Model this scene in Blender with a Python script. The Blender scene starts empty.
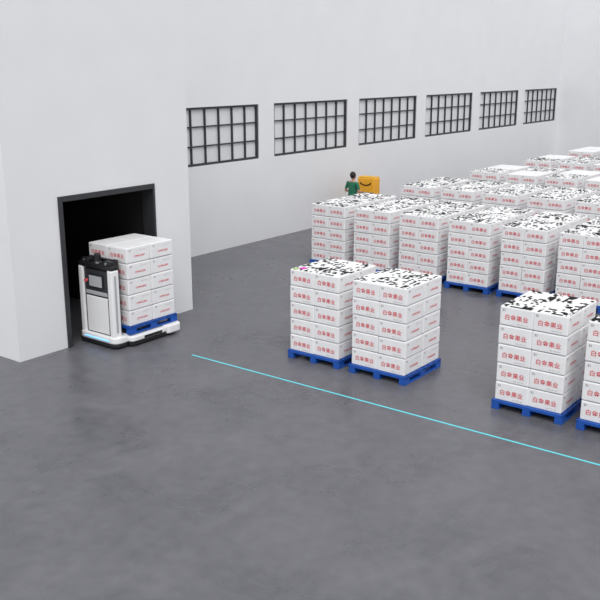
import bpy, bmesh, math, random
from mathutils import Vector, Matrix
random.seed(7)
scene=bpy.context.scene
scene.view_settings.view_transform='Standard'
scene.view_settings.look='None'
COL=scene.collection
# ------------------------------------------------------------ materials
def mat(name,col,rough=.5,metal=0,emit=None,noise=None,spec=None):
    m=bpy.data.materials.new(name); m.use_nodes=True
    nt=m.node_tree; b=nt.nodes['Principled BSDF']
    b.inputs['Base Color'].default_value=(*col,1); b.inputs['Roughness'].default_value=rough
    b.inputs['Metallic'].default_value=metal
    if spec is not None: b.inputs['Specular IOR Level'].default_value=spec
    if emit:
        b.inputs['Emission Color'].default_value=(*emit[0],1); b.inputs['Emission Strength'].default_value=emit[1]
    if noise:
        sc,amt=noise
        tc=nt.nodes.new('ShaderNodeTexCoord'); n=nt.nodes.new('ShaderNodeTexNoise'); n.inputs['Scale'].default_value=sc
        n.inputs['Detail'].default_value=5
        r=nt.nodes.new('ShaderNodeValToRGB')
        r.color_ramp.elements[0].position=.3; r.color_ramp.elements[1].position=.7
        r.color_ramp.elements[0].color=(*[c*(1-amt) for c in col],1); r.color_ramp.elements[1].color=(*[min(1,c*(1+amt)) for c in col],1)
        nt.links.new(tc.outputs['Object'],n.inputs['Vector']); nt.links.new(n.outputs['Fac'],r.inputs['Fac'])
        nt.links.new(r.outputs['Color'],b.inputs['Base Color'])
    return m
M_wall=mat('painted_wall',(.76,.765,.785),.85,noise=(1.2,.015))
M_white=mat('robot_white',(.84,.84,.85),.35)
M_grey=mat('robot_grey',(.42,.43,.45),.45)
M_black=mat('black_plastic',(.012,.012,.014),.4)
M_dark=mat('dark_frame',(.03,.031,.035),.5)
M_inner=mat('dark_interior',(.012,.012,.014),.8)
M_glass=mat('frosted_pane',(.70,.71,.73),.35)
M_carton=mat('white_carton',(.85,.85,.86),.45,noise=(6,.03))
M_red=mat('red_print',(.70,.10,.12),.6)
M_ink=mat('dark_print',(.25,.23,.25),.6)
M_blue=mat('blue_plastic',(.010,.085,.41),.45,noise=(8,.1))
M_cyan=mat('cyan_guide_paint_glow',(.12,.60,.68),.5,emit=((.1,.7,.8),.2))  # floor line paint with a faint glow added to its colour, no lamp
M_led=mat('blue_led',(.1,.4,.9),.3,emit=((.15,.5,1),1.3))
M_yellow=mat('yellow_paint',(.75,.42,.03),.6)
M_orange=mat('orange_panel',(.88,.42,.03),.45)
M_rubber=mat('rubber',(.02,.02,.02),.7)
M_steel=mat('steel',(.45,.46,.48),.3,.9)
M_shirt=mat('green_shirt',(.015,.15,.085),.8)
M_skin=mat('skin',(.50,.27,.18),.55)
M_lip=mat('lips',(.35,.12,.10),.5)
M_hair=mat('hair',(.012,.009,.008),.6)
M_trouser=mat('navy_trousers',(.03,.035,.06),.8)
M_shoe=mat('shoes',(.02,.02,.02),.6)
M_mag=mat('magenta_label',(.7,.03,.45),.5)
M_lime=mat('lime_label',(.35,.6,.08),.5)

# floor
def floor_mat():
    m=bpy.data.materials.new('polished_concrete'); m.use_nodes=True
    nt=m.node_tree; b=nt.nodes['Principled BSDF']; L=nt.links
    tc=nt.nodes.new('ShaderNodeTexCoord')
    n1=nt.nodes.new('ShaderNodeTexNoise'); n1.inputs['Scale'].default_value=.7; n1.inputs['Detail'].default_value=9; n1.inputs['Roughness'].default_value=.68
    n1.inputs['Distortion'].default_value=.6
    n2=nt.nodes.new('ShaderNodeTexNoise'); n2.inputs['Scale'].default_value=5; n2.inputs['Detail'].default_value=8
    mx=nt.nodes.new('ShaderNodeMix'); mx.data_type='FLOAT'; mx.inputs[0].default_value=.3
    L.new(tc.outputs['Object'],n1.inputs['Vector']); L.new(tc.outputs['Object'],n2.inputs['Vector'])
    L.new(n1.outputs['Fac'],mx.inputs[2]); L.new(n2.outputs['Fac'],mx.inputs[3])
    r=nt.nodes.new('ShaderNodeValToRGB'); r.color_ramp.elements[0].position=.36; r.color_ramp.elements[1].position=.64
    r.color_ramp.elements[0].color=(.092,.092,.106,1); r.color_ramp.elements[1].color=(.150,.150,.166,1)
    L.new(mx.outputs[0],r.inputs['Fac']); L.new(r.outputs['Color'],b.inputs['Base Color'])
    r2=nt.nodes.new('ShaderNodeMapRange'); r2.inputs['From Min'].default_value=.35; r2.inputs['From Max'].default_value=.65
    r2.inputs['To Min'].default_value=.22; r2.inputs['To Max'].default_value=.45
    L.new(n1.outputs['Fac'],r2.inputs['Value']); L.new(r2.outputs['Result'],b.inputs['Roughness'])
    b.inputs['Specular IOR Level'].default_value=.35
    return m
M_floor=floor_mat()

# printed top sheet: coded black / white blocks
def top_mat():
    m=bpy.data.materials.new('coded_top_sheet'); m.use_nodes=True
    nt=m.node_tree; b=nt.nodes['Principled BSDF']; L=nt.links
    tc=nt.nodes.new('ShaderNodeTexCoord')
    oi=nt.nodes.new('ShaderNodeObjectInfo')
    add=nt.nodes.new('ShaderNodeVectorMath'); add.operation='ADD'
    L.new(tc.outputs['Object'],add.inputs[0])
    sc=nt.nodes.new('ShaderNodeVectorMath'); sc.operation='SCALE'; sc.inputs['Scale'].default_value=37
    L.new(oi.outputs['Location'],sc.inputs[0]); L.new(sc.outputs[0],add.inputs[1])
    mp=nt.nodes.new('ShaderNodeVectorMath'); mp.operation='MULTIPLY'; mp.inputs[1].default_value=(14,24,0)
    L.new(add.outputs[0],mp.inputs[0])
    fl=nt.nodes.new('ShaderNodeVectorMath'); fl.operation='FLOOR'; L.new(mp.outputs[0],fl.inputs[0])
    wn=nt.nodes.new('ShaderNodeTexWhiteNoise'); wn.noise_dimensions='3D'; L.new(fl.outputs[0],wn.inputs['Vector'])
    n=nt.nodes.new('ShaderNodeTexNoise'); n.inputs['Scale'].default_value=3.5; n.inputs['Detail'].default_value=2
    L.new(add.outputs[0],n.inputs['Vector'])
    mr=nt.nodes.new('ShaderNodeMapRange'); mr.inputs['From Min'].default_value=.4; mr.inputs['From Max'].default_value=.6
    mr.inputs['To Min'].default_value=.15; mr.inputs['To Max'].default_value=.66
    L.new(n.outputs['Fac'],mr.inputs['Value'])
    gt=nt.nodes.new('ShaderNodeMath'); gt.operation='GREATER_THAN'
    L.new(wn.outputs['Value'],gt.inputs[0]); L.new(mr.outputs['Result'],gt.inputs[1])
    mix=nt.nodes.new('ShaderNodeMix'); mix.data_type='RGBA'
    mix.inputs[6].default_value=(.006,.006,.006,1); mix.inputs[7].default_value=(.88,.88,.88,1)
    L.new(gt.outputs[0],mix.inputs[0]); L.new(mix.outputs[2],b.inputs['Base Color'])
    b.inputs['Roughness'].default_value=.7; b.inputs['Specular IOR Level'].default_value=.15
    return m
M_top=top_mat()

# ------------------------------------------------------------ mesh builder
class MB:
    def __init__(s): s.bm=bmesh.new(); s.mats=[]
    def mi(s,m):
        if m not in s.mats: s.mats.append(m)
        return s.mats.index(m)
    def merge(s,bm2,m,mw=None):
        i=s.mi(m)
        for f in bm2.faces: f.material_index=i
        if mw is not None: bm2.transform(mw)
        me=bpy.data.meshes.new('tmp'); bm2.to_mesh(me); bm2.free(); s.bm.from_mesh(me); bpy.data.meshes.remove(me)
    def box(s,lo,hi,m,bev=0,seg=2,rot=None):
        b=bmesh.new(); bmesh.ops.create_cube(b,size=1)
        d=[hi[k]-lo[k] for k in range(3)]; c=[(hi[k]+lo[k])/2 for k in range(3)]
        b.transform(Matrix.Diagonal((*d,1)))
        if bev: bmesh.ops.bevel(b,geom=b.edges[:],offset=bev,segments=seg,affect='EDGES',profile=.5)
        mw=Matrix.Translation(c)
        if rot is not None: mw=mw@rot
        s.merge(b,m,mw)
    def cyl(s,c,r,h,axis,m,seg=24,r2=None,bev=0):
        b=bmesh.new(); bmesh.ops.create_cone(b,cap_ends=True,segments=seg,radius1=r,radius2=r if r2 is None else r2,depth=h)
        R={'X':Matrix.Rotation(math.pi/2,4,'Y'),'Y':Matrix.Rotation(-math.pi/2,4,'X'),'Z':Matrix()}[axis]
        s.merge(b,m,Matrix.Translation(c)@R)
    def sph(s,c,r,m,scale=(1,1,1),seg=20):
        b=bmesh.new(); bmesh.ops.create_uvsphere(b,u_segments=seg,v_segments=seg//2+2,radius=r)
        s.merge(b,m,Matrix.Translation(c)@Matrix.Diagonal((*scale,1)))
    def prism(s,pts,z0,z1,m,bev=0):
        b=bmesh.new(); vs=[b.verts.new((x,y,z0)) for x,y in pts]; f=b.faces.new(vs)
        r=bmesh.ops.extrude_face_region(b,geom=[f]); vv=[e for e in r['geom'] if isinstance(e,bmesh.types.BMVert)]
        for v in vv: v.co.z=z1
        bmesh.ops.recalc_face_normals(b,faces=b.faces[:])
        if bev:
            es=[e for e in b.edges if abs(e.verts[0].co.z-e.verts[1].co.z)<1e-5]
            bmesh.ops.bevel(b,geom=es,offset=bev,segments=3,affect='EDGES',profile=.5)
        s.merge(b,m)
    def tube(s,pts,r,m,seg=10):
        for a,b_ in zip(pts[:-1],pts[1:]):
            a=Vector(a); b2=Vector(b_); d=b2-a
            b=bmesh.new(); bmesh.ops.create_cone(b,cap_ends=True,segments=seg,radius1=r,radius2=r,depth=d.length)
            q=Vector((0,0,1)).rotation_difference(d).to_matrix().to_4x4()
            s.merge(b,m,Matrix.Translation((a+b2)/2)@q)
            s.sph(b_,r,m,seg=10)
    def mesh(s,name,smooth=False):
        me=bpy.data.meshes.new(name); s.bm.to_mesh(me); s.bm.free()
        for m in s.mats: me.materials.append(m)
        if smooth:
            for p in me.polygons: p.use_smooth=True
        return me
    def obj(s,name,loc=(0,0,0),parent=None,smooth=False):
        me=s.mesh(name,smooth); o=bpy.data.objects.new(name,me); COL.objects.link(o); o.location=loc
        if parent: o.parent=parent
        return o
def empty(name,loc=(0,0,0)):
    e=bpy.data.objects.new(name,None); COL.objects.link(e); e.location=loc; e.empty_display_size=.3; return e

# ------------------------------------------------------------ room shell
WY=16.2      # back wall plane
EX=42.0      # end wall plane
HT=8.0
DY=12.55     # dock face plane
DX0,DX1=8.43,12.72
m=MB(); m.box((-6,-16,-.2),(EX+.3,21,0),M_floor); m.obj('floor')

# back wall with real window openings
wins=[15.55+4.47*k for k in range(6)]
WW,WZ0,WZ1=3.78,2.40,3.93
m=MB()
m.box((DX1-.3,WY,0),(EX+.3,WY+.3,WZ0),M_wall)
m.box((DX1-.3,WY,WZ1),(EX+.3,WY+.3,HT),M_wall)
x=DX1-.3
for w in wins:
    m.box((x,WY,WZ0),(w,WY+.3,WZ1),M_wall); x=w+WW
m.box((x,WY,WZ0),(EX+.3,WY+.3,WZ1),M_wall)
m.obj('wall_back')
m=MB(); m.box((EX,-16,0),(EX+.3,WY,HT),M_wall); m.obj('wall_end')
for i,w in enumerate(wins):
    m=MB(); t=.035
    m.box((w,WY+.10,WZ0),(w+WW,WY+.12,WZ1),M_glass)
    y0,y1=WY+.03,WY+.10
    m.box((w,y0,WZ0),(w+WW,y1,WZ0+.06),M_dark); m.box((w,y0,WZ1-.06),(w+WW,y1,WZ1),M_dark)
    m.box((w,y0,WZ0+.06),(w+.06,y1,WZ1-.06),M_dark); m.box((w+WW-.06,y0,WZ0+.06),(w+WW,y1,WZ1-.06),M_dark)
    for k in range(1,7):
        xx=w+WW*k/7; m.box((xx-t/2,y0+.01,WZ0+.06),(xx+t/2,y1-.005,WZ1-.06),M_dark)
    for k in range(1,3):
        zz=WZ0+(WZ1-WZ0)*k/3; m.box((w+.06,y0+.02,zz-t/2),(w+WW-.06,y1-.01,zz+t/2),M_dark)
    m.obj('window_%d'%(i+1))

# dock block with doorway
OX0,OX1,OZ=9.46,11.76,2.77
m=MB(); m.box((DX0,DY,0),(OX0,DY+.3,HT),M_wall); m.box((DX0,DY+.3,0),(DX0+.3,20.5,HT),M_wall); m.obj('wall_dock_left')
m=MB(); m.box((OX1,DY,0),(DX1,DY+.3,HT),M_wall); m.box((DX1-.3,DY+.3,0),(DX1,WY,HT),M_wall); m.obj('wall_dock_right')
m=MB(); m.box((OX0,DY,OZ),(OX1,DY+.3,HT),M_wall); m.obj('wall_dock_lintel')
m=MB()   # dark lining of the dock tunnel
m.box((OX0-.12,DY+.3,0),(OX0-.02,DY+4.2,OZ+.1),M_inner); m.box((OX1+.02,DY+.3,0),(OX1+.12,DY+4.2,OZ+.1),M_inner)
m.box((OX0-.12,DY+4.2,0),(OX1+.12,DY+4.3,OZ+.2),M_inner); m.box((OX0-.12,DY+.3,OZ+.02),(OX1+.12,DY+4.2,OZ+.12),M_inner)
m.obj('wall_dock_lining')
m=MB()
m.box((OX0,DY-.03,0),(OX0+.09,DY+.3,OZ),M_dark,.008); m.box((OX1-.05,DY-.03,0),(OX1,DY+.3,OZ),M_dark,.008)
m.box((OX0+.09,DY-.03,OZ-.1),(OX1-.05,DY+.3,OZ),M_dark,.008)
m.obj('trim_1')

# floor markings
m=MB(); m.box((10.52,-4,.0),(10.55,10.45,.004),M_cyan); m.obj('guide_line')
m=MB(); m.box((18.81,-6,0),(18.89,13.1,.004),M_yellow); m.obj('floor_marking')

# ------------------------------------------------------------ pallets of cartons
PX,PY,PH=1.2,1.1,.15
def pallet_mesh():
    m=MB()
    for y in (0,.5*(PY-.12),PY-.12): m.box((0,y,0),(PX,y+.12,.022),M_blue,.004,1)
    for x in (0,.5*(PX-.16),PX-.16):
        for y in (0,.5*(PY-.12),PY-.12): m.box((x,y,.02),(x+.16,y+.12,.115),M_blue,.008,1)
        m.box((x,0,.1),(x+.16,PY,.122),M_blue,.004,1)
    n=7; w=.135; g=(PX-n*w)/(n-1)
    for k in range(n): m.box((k*(w+g),0,.118),(k*(w+g)+w,PY,.148),M_blue,.005,1)
    m.box((0,0,.1),(PX,.04,.148),M_blue,.006,1); m.box((0,PY-.04,.1),(PX,PY,.148),M_blue,.006,1)
    return m.mesh('plastic_pallet')
def glyphs(text,size,bold):
    cu=bpy.data.curves.new('g','FONT'); cu.body=text; cu.size=size; cu.resolution_u=1; cu.offset=bold
    cu.align_x='CENTER'; cu.align_y='CENTER'; cu.space_character=1.08
    o=bpy.data.objects.new('g',cu); COL.objects.link(o)
    dg=bpy.context.evaluated_depsgraph_get(); me=bpy.data.meshes.new_from_object(o.evaluated_get(dg))
    bpy.data.objects.remove(o); bpy.data.curves.remove(cu); return me
G_big=glyphs('白金果业',.090,.0012)
G_small=glyphs('白金果业直供',.042,.0006)
G_ink=glyphs('E1',.045,.001)
G_fine=glyphs('20kg  A-312  QC',.022,.0)
R_mx=Matrix(((0,0,-1,0),(-1,0,0,0),(0,1,0,0),(0,0,0,1)))
R_my=Matrix(((1,0,0,0),(0,0,-1,0),(0,1,0,0),(0,0,0,1)))
R_px=Matrix(((0,0,1,0),(1,0,0,0),(0,1,0,0),(0,0,0,1)))
R_py=Matrix(((-1,0,0,0),(0,0,1,0),(0,1,0,0),(0,0,0,1)))
def put(mb,me,mw,mt):
    b=bmesh.new(); b.from_mesh(me); mb.merge(b,mt,mw)
INS=.03
def carton_mesh(topnoise,seed,layers=5,layer_h=.2925):
    rnd=random.Random(seed); m=MB()
    CX,CY=PX-2*INS,PY-2*INS
    bx,by=CX/2-.004,CY/2-.004
    for L in range(layers):
        z0=PH+L*layer_h
        for i in range(2):
            for j in range(2):
                jx,jy=rnd.uniform(-.006,.006),rnd.uniform(-.006,.006)
                cx=INS+CX*(.25+.5*i)+jx; cy=INS+CY*(.25+.5*j)+jy
                z1=z0+layer_h-.01
                m.box((cx-bx/2,cy-by/2,z0),(cx+bx/2,cy+by/2,z1),M_carton,.016,2)
                zc=z0+layer_h*.42
                if i==0:
                    put(m,G_big,Matrix.Translation((cx-bx/2-.003,cy,zc))@R_mx,M_red)
                    put(m,G_ink,Matrix.Translation((cx-bx/2-.003,cy+.19,z0+layer_h*.78))@R_mx,M_ink)
                    put(m,G_fine,Matrix.Translation((cx-bx/2-.003,cy-.1,z0+layer_h*.15))@R_mx,M_ink)
                else:
                    put(m,G_big,Matrix.Translation((cx+bx/2+.003,cy,zc))@R_px,M_red)
                if j==0:
                    put(m,G_small,Matrix.Translation((cx+.02,cy-by/2-.003,zc-.01))@R_my,M_red)
                    put(m,G_ink,Matrix.Translation((cx-.20,cy-by/2-.003,z0+layer_h*.78))@R_my,M_ink)
                    put(m,G_fine,Matrix.Translation((cx+.12,cy-by/2-.003,z0+layer_h*.75))@R_my,M_ink)
                else:
                    put(m,G_small,Matrix.Translation((cx,cy+by/2+.003,zc-.01))@R_py,M_red)
    zt=PH+layers*layer_h-.01
    if topnoise:
        for i in range(2):
            for j in range(2):
                x0=INS+CX*.5*i+.018; y0=INS+CY*.5*j+.018
                m.box((x0,y0,zt-.001),(x0+CX/2-.036,y0+CY/2-.036,zt+.004),M_top)
    return m.mesh('cartons')
ME_P=pallet_mesh()
ME_N=[carton_mesh(True,1),carton_mesh(True,2)]
ME_W=[carton_mesh(False,3)]
def stack(x,y,noise=True,z=0):
    e=empty('stacked_carton_pallet',(x,y,z))
    a=bpy.data.objects.new('plastic_pallet',ME_P); COL.objects.link(a); a.parent=e
    me=random.choice(ME_N) if noise else ME_W[0]
    b=bpy.data.objects.new('cartons',me); COL.objects.link(b); b.parent=e
    return e
P=1.3
s0=None
for k in (0,1,3,4,5):
    e=stack(11.48,7.92-P*k)
    if k==0: s0=e
m=MB()
m.box((.12,.84,1.607),(.24,.94,1.617),M_mag); m.box((.05,.92,1.607),(.10,1.02,1.617),M_lime)
m.obj('label',parent=s0)
RX=17.6; RP=4.42
for r,(nvis) in enumerate((10,9,8,7,6)):
    for k in range(nvis):
        for d in range(2):
            noise = r<1 or (r==1 and random.random()<.8) or (r>=2 and random.random()<.42)
            stack(RX+RP*r+d*1.3, 12.0-P*k, noise)

# ------------------------------------------------------------ autonomous forklift with load
rx,ry=9.86,12.22
R=empty('autonomous_forklift',(rx,ry,0))
W=.5
m=MB()
def rrect(x0,x1,y0,y1,r,n=6):
    pts=[]
    for (cx,cy,a0) in ((x1-r,y1-r,0),(x0+r,y1-r,90),(x0+r,y0+r,180),(x1-r,y0+r,270)):
        for k in range(n+1):
            a=math.radians(a0+90*k/n); pts.append((cx+r*math.cos(a),cy+r*math.sin(a)))
    return pts
m.prism(rrect(0,.40,-W-.03,W+.03,.14),.03,.09,M_black,.01)
m.prism(rrect(.01,.39,-W-.02,W+.02,.14),.09,.22,M_white,.03)
m.prism(rrect(-.004,.30,-W+.1,W-.1,.1),.14,.155,M_led)
for sgn in (-1,1):
    y0,y1=(sgn*.52-.11,sgn*.52+.11)
    m.prism(rrect(.30,1.52,y0,y1,.1),.10,.20,M_white,.025)
    m.prism(rrect(.30,1.50,y0+.015,y1-.015,.09),.035,.10,M_black)
    m.prism(rrect(1.15,1.56,y0-.03 if sgn<0 else y0,y1 if sgn<0 else y1+.03,.11),.05,.215,M_white,.03)
    for xx in (1.38,1.18): m.cyl((xx,sgn*.52,.07),.07,.12,'Y',M_rubber)
    m.box((.6,y0-.004 if sgn<0 else y1-.01,.115),(1.05,y0+.01 if sgn<0 else y1+.004,.165),M_black,.003)
    m.box((1.557,sgn*.52-.04,.12),(1.565,sgn*.52+.04,.14),M_led)
m.obj('chassis',parent=R)
m=MB()
m.box((.04,-.46,.2),(.22,-.33,1.46),M_white,.03,3)
m.box((.04,.33,.2),(.22,.46,1.46),M_white,.03,3)
m.box((.08,-.34,.2),(.22,.34,1.42),M_dark,.01)
m.box((.06,-.29,.24),(.085,.29,.92),M_white,.012)
m.box((.06,-.29,.95),(.085,.29,1.02),M_grey,.01)
m.box((.055,-.2,1.08),(.085,.2,1.34),M_black,.01)
m.box((.05,-.17,1.11),(.057,.17,1.31),M_grey)
m.box((.05,-.45,1.44),(.23,.45,1.54),M_black,.025,3)
m.cyl((.045,.25,1.2),.03,.05,'X',M_red)
m.box((.1,-.467,.3),(.14,-.457,1.36),M_grey)
m.obj('body',parent=R)
m=MB()
m.cyl((.13,0,1.63),.07,.1,'Z',M_black); m.cyl((.13,0,1.70),.055,.03,'Z',M_dark)
m.cyl((.13,0,1.56),.04,.05,'Z',M_grey)
m.box((.07,-.40,1.53),(.2,-.2,1.61),M_black,.02); m.box((.07,.2,1.53),(.2,.4,1.61),M_black,.02)
for s_ in (-1,1): m.cyl((.07,s_*.3,1.57),.025,.03,'X',M_steel)
m.obj('sensor_head',parent=R)
m=MB()
for s_ in (-1,1):
    m.box((.22,s_*.32-.05,.2),(.30,s_*.32+.05,1.62),M_black,.008)
    m.box((.31,s_*.27-.05,.24),(1.45,s_*.27+.05,.275),M_dark,.01)
    m.box((.305,s_*.27-.05,.24),(.335,s_*.27+.05,.75),M_dark,.005)
m.box((.23,-.3,1.55),(.29,.3,1.61),M_black); m.box((.30,-.34,.45),(.325,.34,.55),M_dark); m.box((.23,-.3,.9),(.29,.3,.97),M_black)
m.cyl((.26,0,.9),.03,1.3,'Z',M_steel)
m.obj('mast_and_forks',parent=R)
a=bpy.data.objects.new('load_pallet',ME_P); COL.objects.link(a); a.parent=R; a.location=(.34,-.55,.22)
b=bpy.data.objects.new('load_cartons',ME_W[0]); COL.objects.link(b); b.parent=R; b.location=(.34,-.55,.22)

# ------------------------------------------------------------ orange utility cart
CXS,CYS=.42,.66
cart=empty('orange_cart',(23.32,14.82,0))
m=MB()
m.box((0,0,.18),(CXS,CYS,.28),M_dark,.02)
m.box((.02,.02,.28),(CXS-.02,CYS-.02,1.52),M_orange,.03,3)
m.box((.012,.06,.35),(.022,CYS-.06,.95),M_dark,.003)
for x in (.08,CXS-.08):
    for y in (.09,CYS-.09):
        m.cyl((x,y,.09),.09,.05,'Y',M_rubber); m.box((x-.03,y-.04,.09),(x+.03,y+.04,.2),M_steel)
m.tube([(.03,.06,1.08),(-.16,.06,1.08),(-.16,CYS-.02,1.08),(.03,CYS-.02,1.08)],.016,M_steel)
m.box((.04,.04,1.52),(CXS-.04,CYS-.04,1.55),M_yellow,.01)
for k in range(20):
    a=math.pi*(1.15+.7*k/19)
    yy=CYS/2-.22*math.cos(a); zz=1.42+.13*math.sin(a)
    m.box((.010,yy-.018,zz-.016),(.021,yy+.018,zz+.016),M_black)
m.obj('cart_body',parent=cart)

# ------------------------------------------------------------ worker
def skin_obj(name,verts,edges,root=0,sub=2):
    me=bpy.data.meshes.new(name); me.from_pydata([v[:3] for v in verts],edges,[])
    o=bpy.data.objects.new(name,me); COL.objects.link(o)
    md=o.modifiers.new('s','SKIN'); md.use_smooth_shade=True
    for i,v in enumerate(verts):
        sv=me.skin_vertices[0].data[i]; sv.radius=(v[3],v[4] if len(v)>4 else v[3]); sv.use_root=(i==root)
    o.modifiers.new('u','SUBSURF').levels=sub; o.modifiers['u'].render_levels=sub
    dg=bpy.context.evaluated_depsgraph_get(); me2=bpy.data.meshes.new_from_object(o.evaluated_get(dg))
    bpy.data.objects.remove(o); me2.name=name; return me2
WK=empty('warehouse_worker',(22.775,15.26,0)); WK.rotation_euler=(0,0,math.radians(-3))
V=[];E=[]
def v(x,y,z,r,r2=None): V.append((x,y,z,r,r2 or r)); return len(V)-1
pel=v(0,0,.93,.13,.16); wa=v(0,0,1.08,.115,.145); ch=v(.01,0,1.28,.125,.17); sh=v(0,0,1.41,.085,.12); nk=v(.01,0,1.48,.052); hb=v(.02,0,1.55,.05)
E+=[(pel,wa),(wa,ch),(ch,sh),(sh,nk),(nk,hb)]
hands=[]
for s_ in (-1,1):
    hp=v(.0,s_*.1,.86,.095); kn=v(.03*(1 if s_>0 else -1)+.02,s_*.12,.48,.06); cf=v(0,s_*.125,.3,.055); an=v(-.03,s_*.125,.09,.038); to=v(.1,s_*.14,.035,.035)
    E+=[(pel,hp),(hp,kn),(kn,cf),(cf,an),(an,to)]
    s1=v(0,s_*.19,1.39,.06); el=v(-.03,s_*.27,1.15,.042); wr=v(.22,s_*.17,1.12,.028); hd=v(.29,s_*.14,1.12,.03,.022)
    E+=[(sh,s1),(s1,el),(el,wr),(wr,hd)]
    hands.append((.31,s_*.14,1.115,s_))
me=skin_obj('body',V,E,pel)
for mm in (M_shirt,M_skin,M_trouser,M_shoe): me.materials.append(mm)
for p in me.polygons:
    c=p.center; ay=abs(c.y)
    if c.z>1.46: k=1
    elif c.z>.94 and (ay<.2 and c.x<.14 or c.z>1.22): k=0
    elif c.z>.94: k=1
    elif c.z>.08: k=2
    else: k=3
    p.material_index=k; p.use_smooth=True
o=bpy.data.objects.new('body',me); COL.objects.link(o); o.parent=WK
for (hx,hy,hz,s_) in hands:
    for n,(dy,ln) in enumerate(((-.024,.085),(-.008,.095),(.008,.09),(.024,.075))):
        fv=[(hx,hy+dy,hz,.009),(hx+ln*.6,hy+dy,hz-.003,.009),(hx+ln*.95,hy+dy,hz-.025,.008),(hx+ln*.9,hy+dy,hz-.055,.007)]
        fm=skin_obj('finger',fv,[(0,1),(1,2),(2,3)],0,1); fm.materials.append(M_skin)
        fo=bpy.data.objects.new('finger',fm); COL.objects.link(fo); fo.parent=WK
    fv=[(hx-.02,hy-s_*.02,hz,.01),(hx+.01,hy-s_*.045,hz-.01,.009),(hx+.035,hy-s_*.05,hz-.04,.008)]
    fm=skin_obj('thumb',fv,[(0,1),(1,2)],0,1); fm.materials.append(M_skin)
    fo=bpy.data.objects.new('thumb',fm); COL.objects.link(fo); fo.parent=WK
m=MB()
m.sph((.03,0,1.63),.1,M_skin,(.95,.78,1.2)); m.sph((.045,0,1.565),.06,M_skin,(1.05,.9,.85))
m.sph((-.002,0,1.662),.108,M_hair,(.93,.84,1.02))
m.sph((.128,0,1.612),.016,M_skin,(1,.8,1.5),12)
for s_ in (-1,1):
    m.sph((.03,s_*.08,1.62),.022,M_skin,(.7,.4,1.3),12); m.sph((.108,s_*.032,1.638),.012,M_white,seg=10); m.sph((.117,s_*.032,1.638),.006,M_hair,seg=8)
    m.box((.108,s_*.032-.016,1.655),(.119,s_*.032+.016,1.661),M_hair,.002)
m.sph((.108,0,1.575),.02,M_lip,(.5,1.1,.3),12)
m.obj('head',parent=WK,smooth=True)

# ------------------------------------------------------------ light, camera
w=bpy.data.worlds.new('overcast'); scene.world=w; w.use_nodes=True
bg=w.node_tree.nodes['Background']; bg.inputs[0].default_value=(.96,.975,1,1); bg.inputs[1].default_value=.95
sd=bpy.data.lights.new('sun','SUN'); sd.energy=1.6; sd.angle=math.radians(35); sd.color=(1,.985,.96)
so=bpy.data.objects.new('sun',sd); COL.objects.link(so); so.location=(0,0,20)
so.rotation_euler=Vector((.62,.55,-1.0)).to_track_quat('-Z','Y').to_euler()
cam=bpy.data.objects.new('camera',bpy.data.cameras.new('camera')); COL.objects.link(cam)
cam.location=(0,0,5); cam.data.sensor_width=36; cam.data.lens=868/600*36; cam.data.clip_end=300
cam.rotation_euler=(math.pi/2-math.radians(15.15),0,math.radians(37.3-90))
scene.camera=cam
